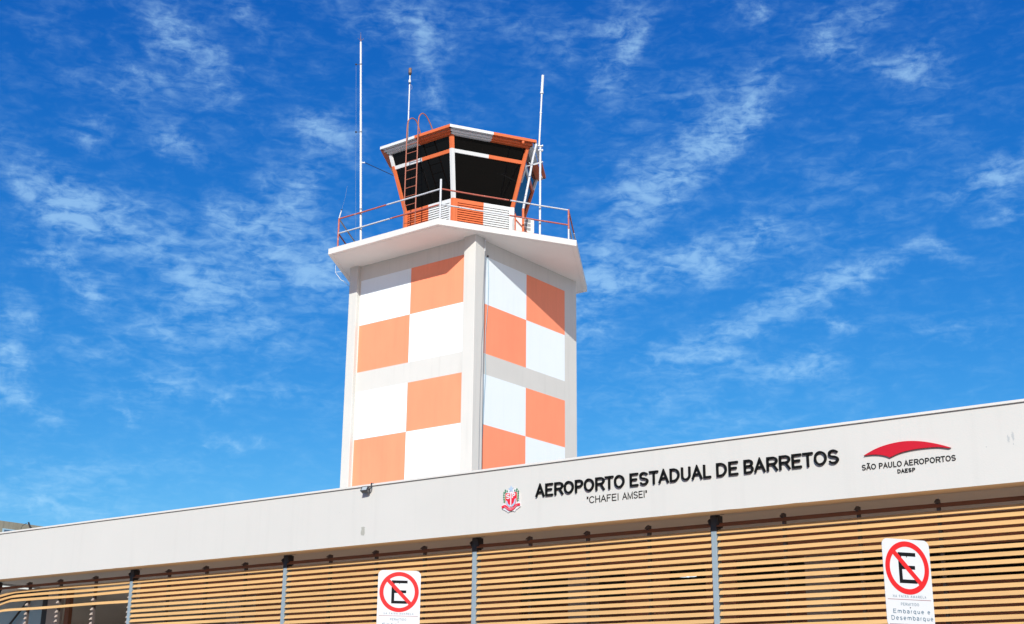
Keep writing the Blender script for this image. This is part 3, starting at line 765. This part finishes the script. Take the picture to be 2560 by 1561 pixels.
# ---- cab
RW, ZSILL = 1.93, 16.47
WT = [(1.93, 16.47), (2.325, 17.77), (2.352, 17.875), (2.47, 18.262)]      # radius / height up the leaning glass wall
def lerp(a, c, q): return a + (c - a) * q
def two(fn_lo, fn_hi, k, t0, t1, depth_in, mb, mi):
    """a board on face k between parameters t0..t1, from ring lo to ring hi, depth_in metres thick towards the middle"""
    A = lerp(fn_lo(k), fn_lo(k + 1), t0); B = lerp(fn_lo(k), fn_lo(k + 1), t1); D = lerp(fn_hi(k), fn_hi(k + 1), t0); E = lerp(fn_hi(k), fn_hi(k + 1), t1)
    nrm = -Vector((math.cos(HR + (k + .5) * math.pi / 3), math.sin(HR + (k + .5) * math.pi / 3), 0)) * depth_in
    mb.hexa([A, B, B + nrm, A + nrm, D, E, E + nrm, D + nrm], mi)
ring = lambda r, z: (lambda k: hx(r, k, z))
WO = [M['cab_white'], M['cab_orange']]
for k in range(6):                                # louvred sill panels, left half orange, right half white
    b = MB()
    for t0, t1, mi in ((0.04, .5, 1), (.5, .96, 0)):
        two(ring(RW, ZST), ring(RW, ZST + .13), k, t0, t1, .05, b, mi)
        two(ring(RW, ZSILL - .12), ring(RW, ZSILL), k, t0, t1, .05, b, mi)
        s0, s1 = (t0, t0 + .035) if mi else (t1 - .035, t1)
        two(ring(RW, ZST + .13), ring(RW, ZSILL - .12), k, s0, s1, .05, b, mi)
        q0, q1 = (s1, t1) if mi else (t0, s0)
        n_ = 18; z0 = ZST + .13; hgt = (ZSILL - .12 - z0) / n_
        for j in range(n_):
            za = z0 + j * hgt
            two(ring(RW - .006, za + .004), ring(RW - .030, za + hgt * .76), k, q0, q1, .012, b, mi)
        two(ring(RW - .05, z0), ring(RW - .05, ZSILL - .12), k, q0, q1, .01, b, mi)
    b.build('sill_louvre_panel', WO, tower)
for k in range(6):                                # corner posts: base and leaning part, painted in bands
    cols = {0: (1, 1, 0), 1: (1, 0, 1), 2: (0, 1, 1)}[k % 3]
    b = MB()
    rad = Vector((math.cos(HR + k * math.pi / 3), math.sin(HR + k * math.pi / 3), 0)); tan = Vector((-rad.y, rad.x, 0))
    segs = [((RW, ZST), WT[0], cols[0]), (WT[0], WT[2], cols[1]), (WT[2], WT[3], cols[2])]
    for (r0, z0), (r1, z1), mi in segs:
        Q = []
        for r_, z_ in ((r0, z0), (r1, z1)):
            o = hx(r_, k, z_); Q += [o + rad * .022 - tan * .0, o + rad * -.02 + tan * .075, o - rad * .09 + tan * .06, o - rad * .09 - tan * .06, o - rad * .02 - tan * .075]
        b.add(Q, [(0, 1, 6, 5), (1, 2, 7, 6), (2, 3, 8, 7), (3, 4, 9, 8), (4, 0, 5, 9), (4, 3, 2, 1, 0), (5, 6, 7, 8, 9)], mi)
    b.build('corner_post', WO, tower)
for k in range(6):                                # transom: left half white, right half orange
    b = MB()
    two(ring(WT[1][0] - .004, WT[1][1]), ring(WT[2][0] - .004, WT[2][1]), k, .025, .5, .05, b, 0)
    two(ring(WT[1][0] - .004, WT[1][1]), ring(WT[2][0] - .004, WT[2][1]), k, .5, .975, .05, b, 1)
    b.build('transom', WO, tower)
    for (lo, hi) in ((0, 1), (2, 3)):
        b = MB(); two(ring(WT[lo][0] - .045, WT[lo][1]), ring(WT[hi][0] - .045, WT[hi][1]), k, .012, .988, .012, b, 0); b.build('window_pane', M['pane'], tower)
b = MB(); b.add([hx(1.86, k, 15.9) for k in range(6)] + [hx(1.86, k, 15.8) for k in range(6)], [(0, 1, 2, 3, 4, 5), (11, 10, 9, 8, 7, 6)] + [(k, 6 + k, 6 + (k + 1) % 6, (k + 1) % 6) for k in range(6)]); b.build('cab_floor', M['cabin_dark'], tower)
b = MB()                                          # controller's desk and a ceiling fan inside, almost black behind the tint
for k in (0, 1, 2): two(ring(1.62, 16.4), ring(1.62, 16.5), k, .05, .95, .5, b, 0)
b.build('console_desk', M['cabin_dark'], tower)
# roof: stepped fascia, each side half white and half orange
RB, ZRB, ZRT = 2.767, 18.374, 18.461
b = MB()
for k in range(6):
    for t0, t1, mi in ((0, .5, 0), (.5, 1, 1)):
        two(ring(RB, ZRB), ring(RB, ZRT), k, t0, t1, .10, b, mi)
        two(ring(2.63, 18.30), ring(2.63, ZRB - .002), k, t0, t1, .08, b, mi)
        two(ring(2.55, 18.255), ring(2.55, 18.298), k, t0, t1, .2, b, mi)
b.add([hx(2.60, k, ZRT - .012) for k in range(6)] + [hx(2.60, k, ZRB + .02) for k in range(6)], [(0, 1, 2, 3, 4, 5), (11, 10, 9, 8, 7, 6)], 0)
b.add([hx(2.44, k, 18.275) for k in range(6)], [(5, 4, 3, 2, 1, 0)], 2)
roof = b.build('cab_roof', WO + [M['cabin_dark']], tower)
lp = lerp(hx(2.70, 1, 18.35), hx(2.70, 2, 18.35), .86)
b = MB(); b.sphere(lp + Vector((0, 0, -.035)), .042, 14, 8); b.tube([lp + Vector((0, 0, -.03)), lp + Vector((0, 0, .03))], .045, 12); b.build('eaves_lamp', M['cab_orange'], roof)
# downpipe: up from the balcony beside the cab, then leaning out to the roof corner
b = MB(); gq = .985
def near(p, q): return Vector((p[0] * q, p[1] * q, 1.65 + (p[2] - 1.65) * q))
dp = [near((-21.709, 29.419, 15.0), gq), near((-21.712, 29.417, 16.24), gq)]
b.tube(dp, .036, 12, 1); b.tube([dp[1], near((-21.575, 29.52, 17.196), .99), near((-21.485, 29.588, 17.886), .995), near((-21.405, 29.645, 18.33), .995)], .034, 12, 0); 
b.build('downpipe', [M['rail_white'], M['cab_orange']], tower)
# railing round the balcony
RR, ZT_, ZM_ = 3.93, 15.925, 15.465
post_cols = {0: 'rail_red', 1: 'rail_white', 2: 'rail_red', 3: 'rail_red', 4: 'rail_white', 5: 'rail_red'}
b = MB(); b.tube([hx(RR, 0, ZST), hx(RR, 0, ZT_)], .026, 10); railing = b.build('railing', M['rail_red'], tower)
railing['label'] = 'peeling red and white tube railing round the balcony'
for k in range(1, 6):
    b = MB()
    top = 16.21 if k == 1 else ZT_ + .02
    if k == 2: b.tube([hx(RR, k, ZST), hx(RR, k, ZST + .40)], .026, 10, 0); b.tube([hx(RR, k, ZST + .40), hx(RR, k, top)], .026, 10, 1)
    else: b.tube([hx(RR, k, ZST), hx(RR, k, top)], .030 if k == 1 else .026, 10, 0 if k in (1, 4) else 1)
    b.build('rail_post', [M['rail_white'], M['rail_red']], railing)
for k in range(6):
    for z, first, sp in ((ZT_, 1, .53 if k == 1 else .48), (ZM_, 0, .52)):
        for t0, t1, mi in ((0, sp, first), (sp, 1, 1 - first)):
            A, B = hx(RR, k, z), hx(RR, k + 1, z)
            if k == 1 and z == ZM_ and mi == 1: t0 += .004
            sag = Vector((0, 0, -.006))
            b = MB(); b.tube([lerp(A, B, t0 + .006), lerp(A, B, (t0 + t1) / 2) + sag, lerp(A, B, t1 - .006)], .023, 10)
            b.build('rail', [M['rail_white'], M['rail_red']][mi], railing)

# ------------------------------------------------------------------ things standing on or fixed to the tower
nF = [Vector((math.cos(HR + (k + .5) * math.pi / 3), math.sin(HR + (k + .5) * math.pi / 3), 0)) for k in range(6)]
tF = [Vector((-n.y, n.x, 0)) for n in nF]
# roof ladder
t = thing('roof_ladder', (HC + nF[0] * 2.5) + Vector((0, 0, ZST)), 'orange steel ladder with hooped tops leaning on the cab up to its roof', 'ladder')
lad = []
for al, hoop in ((-.204, [(2.5, 18.731), (2.457, 18.971), (2.302, 19.125), (2.119, 19.118), (2.001, 18.974), (1.863, 18.70), (1.80, 18.462)]), (.239, [(2.5, 18.765), (2.474, 18.984), (2.336, 19.143), (2.17, 19.129), (2.017, 19.003), (1.862, 18.80), (1.74, 18.462)])):
    L3 = lambda ap, z, al=al: Vector((HC.x, HC.y, 0)) + nF[0] * ap + tF[0] * al + Vector((0, 0, z))
    pts = [(ap, z) for ap, z in hoop]
    P = [L3(2.505, ZST)] + [L3(2.503, z) for z in (16, 17, 18, 18.5)] + [L3(a, c) for a, c in smooth(pts, 4)]
    b = MB(); b.tube(P, .0185, 8); b.build('stile', M['ladder'], t); lad.append(al)
z = ZST + .16
while z < 18.35:
    b = MB(); b.tube([HC + nF[0] * 2.503 + tF[0] * (-.19) + Vector((0, 0, z)), HC + nF[0] * 2.503 + tF[0] * .225 + Vector((0, 0, z))], .0115, 8); b.build('rung', M['ladder'], t); z += .277
# air conditioner with its wall bracket
ac0 = Vector((-21.861, 29.244, 0)); acx = Vector((.507, .862, 0)); acn = Vector((.862, -.507, 0)); acc = ac0 + acx * .30 - acn * .13
t = thing('air_conditioner', acc + Vector((0, 0, 15.5)), 'white air conditioner outdoor unit on an orange bracket beside the cab', 'air conditioner')
b = MB(); b.obox(acc + Vector((0, 0, 15.76)), acx, acn, Z1, .30, .13, .24); b.build('casing', M['ac'], t, .012)
b = MB()
for r_ in range(3):
    for i in range(7): b.obox(acc + acx * (-.02 + .031 * i) + acn * .1315 + Vector((0, 0, 15.89 - .125 * r_)), acx, acn, Z1, .009, .002, .045)
b.build('grille', M['carrier'], t)
b = MB(); b.tube([ac0 - acx * .03 + acn * .04 + Vector((0, 0, 15.45)), ac0 - acx * .03 + acn * .04 + Vector((0, 0, 16.03))], .018, 8)
b.tube([ac0 - acx * .03 + acn * .04 + Vector((0, 0, 15.50)), ac0 + acx * .70 + acn * .04 + Vector((0, 0, 15.50))], .022, 8)
b.tube([ac0 - acx * .02 + acn * .04 + Vector((0, 0, 15.88)), ac0 + acx * .22 + acn * .04 + Vector((0, 0, 15.66))], .014, 8)
b.tube([ac0 + acx * .22 + acn * .04 + Vector((0, 0, 15.66)), ac0 + acx * .36 + acn * .04 + Vector((0, 0, 15.51))], .014, 8); b.build('wall_bracket', M['cab_orange'], t)
# tall mast on the left
t = thing('antenna_mast', (-25.31, 26.36, ZST), 'tallest white mast with a lightning spike, at the left end of the balcony', 'mast')
mb0, mt0 = Vector((-25.31, 26.36, ZST)), Vector((-25.515, 26.165, 21.52))
b = MB(); b.tube([mb0, lerp(mb0, mt0, .33), lerp(mb0, mt0, .65)], .034, 12); b.tube([lerp(mb0, mt0, .65), mt0], .030, 12); b.build('tube', M['mast_white'], t)
for q in (.17, .545, .885):
    p = lerp(mb0, mt0, q); d = (mt0 - mb0).normalized(); b = MB(); b.tube([p - d * .02, p + d * .02], .040, 12); b.build('collar', M['cable_grey'], t)
b = MB(); b.tube([mt0, mt0 + Vector((-.01, -.01, .33))], [.012, .004], 6)
for dx in (-.09, .09, .0): b.tube([mt0 + Vector((0, 0, .03)), mt0 + Vector((dx * .8, dx * .6 + (.07 if dx == 0 else 0), .13))], .005, 6)
b.build('lightning_spike', M['rust'], t)
off = Vector((-.115, -.085, 0))
b = MB()
for q in (.885, .545, .0):
    p = lerp(mb0, mt0, q if q else .004); b.tube([p, p + off], .006, 6); b.sphere(p + off + Vector((0, 0, 0)), .030, 10, 6)
b.build('insulator', M['dark'], t)
b = MB(); b.tube([lerp(mb0, mt0, .004) + off, lerp(mb0, mt0, .3) + off * 1.05, lerp(mb0, mt0, .545) + off, lerp(mb0, mt0, .885) + off], .0032, 6); b.build('earth_wire', M['cable_grey'], t)
pb = lerp(mb0, mt0, .395)
b = MB(); b.tube([pb, pb + Vector((.10, .075, .0))], .022, 8, 0); b.tube([pb + Vector((.10, .075, 0)), Vector((-25.28, 27.6, pb.z + .02))], .010, 8, 1); b.build('stay_bracket', [M['mast_white'], M['dark']], t)
# slim middle mast with the beacon head
t = thing('beacon_mast', (-24.44, 27.22, ZRT), 'thin mast with a brown cylindrical head standing on the cab roof', 'mast')
f0 = Vector((-24.46, 27.28, ZRT)); up = lambda z: Vector((-24.46, 27.28, z))
b = MB(); b.tube([up(ZRT), up(20.25)], .021, 10); b.build('tube', M['mast_white'], t)
b = MB(); b.tube([up(20.235), up(20.30)], .026, 10); b.build('lower_joint', M['dark'], t)
b = MB(); b.tube([up(20.30), up(20.33), up(20.37), up(20.40)], [.032, .040, .040, .026], 10); b.tube([up(20.40), up(20.54)], .020, 10); b.build('upper_joint', M['mast_white'], t)
b = MB(); b.tube([up(20.54), up(20.575), up(20.62)], [.022, .046, .050], 14, 1); b.tube([up(20.621), up(20.765), up(20.785)], [.050, .050, .040], 14, 0); b.build('beacon_head', [M['rust'], M['dark']], t)
b = MB(); b.tube([up(20.25) + Vector((.02, .0, 0)), up(20.17) + Vector((.07, .03, 0)), up(20.09) + Vector((.075, .03, 0)), up(20.06) + Vector((.03, .01, 0))], .006, 6); b.build('loose_wire', M['cable_grey'], t)
# white mast on the right
q_ = 1.0076
mb1 = near((-20.610, 28.729, 14.935), q_); mb1.z = ZST
P = [near((-20.606, 28.732, 17.622), q_), near((-20.623, 28.719, 17.70), q_), near((-20.610, 28.729, 17.90), q_), near((-20.598, 28.738, 18.768), q_), near((-20.575, 28.754, 19.414), q_), near((-20.552, 28.77, 19.987), q_)]
t = thing('antenna_mast', mb1, 'white stepped antenna mast on the right side of the balcony, clamped to the cab', 'mast')
b = MB(); b.tube([mb1, P[0], P[0] + Vector((0, 0, .10))], .031, 12); b.build('tube', M['mast_white'], t)
b = MB(); b.tube([P[1] + Vector((-.012, -.01, -.02)), P[3], P[4]], .026, 12); b.tube([P[4], P[5]], .040, 12); b.build('antenna', M['mast_white'], t)
b = MB(); b.tube([P[4] - Vector((0, 0, .02)), P[4] + Vector((0, 0, .03))], .052, 12); b.tube([P[3] - Vector((0, 0, .02)), P[3] + Vector((0, 0, .02))], .036, 12)
b.build('collar', M['mast_white'], t)
b = MB()
for z in (17.69, 17.83):
    c_ = Vector((P[1].x, P[1].y, z)); b.obox(c_ + Vector((.02, .015, 0)), Vector((.8, .6, 0)), Vector((-.6, .8, 0)), Z1, .075, .05, .012)
    b.tube([c_ + Vector((.07, .05, -.03)), c_ + Vector((.07, .05, .05))], .012, 8)
b.build('clamp', M['mast_white'], t)
ca = near((-20.894, 28.524, 17.206), q_); cb = near((-20.575, 28.755, 17.219), q_); cf = hx(2.22, 2, 17.22)
b = MB(); b.tube([cf, lerp(cf, ca, .8), cb + Vector((.03, .02, 0))], .020, 8); b.tube([ca + Vector((.02, .02, -.02)), lerp(ca, cb, .4) + Vector((0, .05, -.07)), cb + Vector((0, 0, -.03))], .012, 8); b.build('stay_bracket', M['mast_white'], t)
# whip on the railing corner
w0 = hx(RR, 0, ZT_ + .02)
t = thing('whip_antenna', w0, 'short white whip antenna with a hair-thin wire on the left railing corner', 'antenna')
b = MB(); b.tube([w0, w0 + Vector((.045, .035, .24))], .017, 8); b.build('base_tube', M['mast_white'], t)
b = MB(); b.sphere(w0 + Vector((.05, .04, .27)), .020, 10, 6); b.build('joint', M['dark'], t)
b = MB(); b.tube([w0 + Vector((.05, .04, .28)), w0 + Vector((.115, .095, .66)), w0 + Vector((.15, .125, 1.05))], .0026, 6); b.build('wire', M['cable_grey'], t)
# dipole on the hidden left wall
t = thing('dipole_antenna', (-27.36, 28.16, 14.49), 'small white dipole antenna sticking out left below the balcony', 'antenna')
b = MB(); b.tube([(-27.724, 27.814, 14.97), (-27.732, 27.806, 15.225)], .007, 8); b.tube([(-27.735, 27.80, 15.0), (-27.60, 27.93, 15.03), (-27.2, 28.3, 15.03), (-26.66, 28.75, 14.95)], .007, 8); b.build('dipole_rod', M['mast_white'], t)
b = MB(); b.tube([(-27.714, 27.823, 14.964), (-27.60, 27.931, 14.763), (-27.528, 28.0, 14.716)], .011, 8); b.build('balun', M['mast_white'], t)
b = MB(); b.tube([(-27.528, 28.0, 14.716), (-27.42, 28.1, 14.58), (-27.2, 28.3, 14.40), (-26.70, 28.72, 14.2)], .007, 8); b.build('feed_cable', M['cable_grey'], t)
# cables down the right face
def rf(u, v, z): return tw(u, v, z)
t = thing('down_conductor', rf(-.15, .26, 14.7), 'white rod and grey wire hanging from the balcony edge down the tower corner', 'cable')
e1 = lerp(hx(4.215, 1, ZST), hx(4.215, 2, ZST), .36)
b = MB()
b.tube([rf(-.15, .262, ZST - .18), rf(-.15, .266, 14.367)], .011, 8); b.sphere(rf(-.15, .262, 14.70), .028, 10, 6); b.build('rod', M['mast_white'], t)
b = MB(); b.tube([rf(-.15, .266, 14.367), rf(-.142, .248, 13.639), rf(-.138, .222, 12.81), rf(-.146, .235, 12.2), rf(-.135, .205, 11.657), rf(-.142, .20, 11.0), rf(-.133, .185, 10.52), rf(-.14, .165, 9.4), rf(-.135, .17, 8.0), rf(-.14, .16, 5.0)], .0065, 6); b.build('wire', M['cable_grey'], t)
t = thing('hanging_cable', rf(-.03, .55, 14.3), 'pale blue cable straggling down the right tower face beside the corner', 'cable')
pth = [(.559, 14.32), (.602, 13.64), (.60, 12.93), (.54, 12.447), (.50, 12.0), (.492, 11.511), (.541, 10.95), (.51, 10.6), (.491, 10.15), (.45, 9.474), (.44, 9.2), (.401, 8.913), (.381, 8.364), (.40, 7.6), (.38, 5.0)]
b = MB(); b.tube([rf(-.022 - .006 * (i % 2), v_, z_) for i, (v_, z_) in enumerate(pth)], .0075, 6); b.build('cable', M['cable_blue'], t)
b = MB(); b.obox(rf(-.02, .56, 14.33), T2, T1, Z1, .02, .02, .025); b.build('clip', M['carrier'], t)

# ================================================================== CONCRETE BUILDING BEHIND, FAR LEFT
t = thing('concrete_building', (-60, 38, 0), 'weathered concrete building with a blue window peeping over the left end of the fascia', 'building')
b = MB(); b.box((-75, 30.0, 0), (-60, 37.88, 11.165)); b.box((-75, 37.88, 0), (-60.0, 38.9, 10.835)) ; b.box((-75, 38.9, 0), (-60, 58, 11.165)); b.box((-75, 37.88, 10.835), (-60, 38.9, 11.165)); b.build('wall', M['concrete'], t)
wb = MB(); wb.box((-60.02, 37.90, 8.9), (-59.97, 38.96, 10.80)); wf = wb.build('window', M['cable_blue'], t)
b = MB(); b.box((-59.969, 37.98, 8.95), (-59.962, 38.88, 10.74)); b.build('pane', M['blue_glass'], wf)
t = thing('roof_antenna', (-59.9, 39.2, 10.5), 'short dark slanted pole with a thin wire in front of the concrete building', 'antenna')
b = MB(); b.tube([(-59.8, 39.55, 10.6), (-59.8, 39.17, 11.24)], .045, 8); b.build('pole', M['dark'], t)
b = MB(); b.tube([(-59.8, 39.08, 11.18), (-59.8, 38.85, 11.02), (-59.8, 38.75, 10.7)], .014, 6); b.build('wire', M['dark'], t)

# ================================================================== NO-PARKING SIGNS
def no_parking(C, azd, label):
    n = Vector((math.sin(R(azd)), math.cos(R(azd)), 0)); u = Vector((-n.y, n.x, 0)); C = Vector(C)
    t = thing('no_parking_sign', (C.x, C.y, 0), label, 'road sign', 'no-parking signs in front of the terminal')
    hw, vt, vb, rr = .2175, .215, -.447, .05
    P = []
    for cx, cy, a0 in ((hw - rr, vt - rr, 0), (-hw + rr, vt - rr, 90), (-hw + rr, vb + rr, 180), (hw - rr, vb + rr, 270)): P += arc(cx, cy, rr, rr, a0, a0 + 90, 6)
    b = MB(); b.prism(P, C, u, Z1, n, -.002, 0); b.build('plate', M['sign_white'], t)
    b = MB(); b.prism(P, C, u, Z1, n, -.0032, -.0022); b.build('plate_back', M['sign_back'], t)
    b = MB(); b.ribbon(arc(0, 0, .1795, .1795, 0, 357.2, 127), .0205, C, u, Z1, n, .0004, .0016, closed=True); ringo = b.build('prohibition_ring', M['sign_red'], t)
    b = MB(); s_ = .172 * .7071; b.ribbon([(-s_, s_), (s_, -s_)], .0185, C, u, Z1, n, .0005, .0020); b.build('slash', M['sign_red'], ringo)
    b = MB(); b.prism([(-.078, -.116), (.083, -.116), (.083, -.088), (-.048, -.088), (-.048, -.011), (.072, -.011), (.072, .017), (-.048, .017), (-.048, .087), (.083, .087), (.083, .115), (-.078, .115)], C, u, Z1, n, .0003, .0010); b.build('letter_e', M['sign_black'], t)
    def text(s, x0, x1, z0, h, w, track):
        b = MB()
        for ch, a, bb in layout(s, x0, x1, track): glyph(b, ch, a, bb, z0, h, w, C, u, Z1, n, .0003, .0009)
        return b.build('caption', M['sign_text'], t)
    text('NA FAIXA AMARELA', -.150, .153, -.224, .019, .0012, 260)
    text('PERMITIDO', -.083, .081, -.283, .021, .0013, 120)
    text('Embarque e', -.158, .178, -.341, .032, .0024, 150)
    text('Desembarque', -.178, .202, -.391, .034, .0024, 130)
    for z_ in (-.238, -.420):
        b = MB(); b.ribbon([(-.198, z_), (.198, z_)], .0017, C, u, Z1, n, .0003, .0009); b.build('rule_line', M['sign_line'], t)
    for z_ in (.083, -.297):
        b = MB(); b.sphere(C + Z1 * z_ + n * .001, .0045, 8, 6); b.build('bolt', M['carrier'], t)
    pc = C - n * .034
    b = MB(); b.tube([(pc.x, pc.y, -.05), (pc.x, pc.y, C.z + .19)], .0305, 14); b.build('pole', M['galv'], t)
    b = MB()
    for z_ in (.083, -.297): b.obox(pc + Z1 * z_, u, n, Z1, .045, .0315, .012)
    b.build('pole_clamp', M['carrier'], t)
no_parking((-9.12415, 10.29151, 2.93712), 132.567, 'white no-parking sign facing the camera squarely, left of the centre louvre post')
no_parking((-3.71303, 9.97857, 2.82571), 121.741, 'larger white no-parking sign turned at an angle at the right edge')
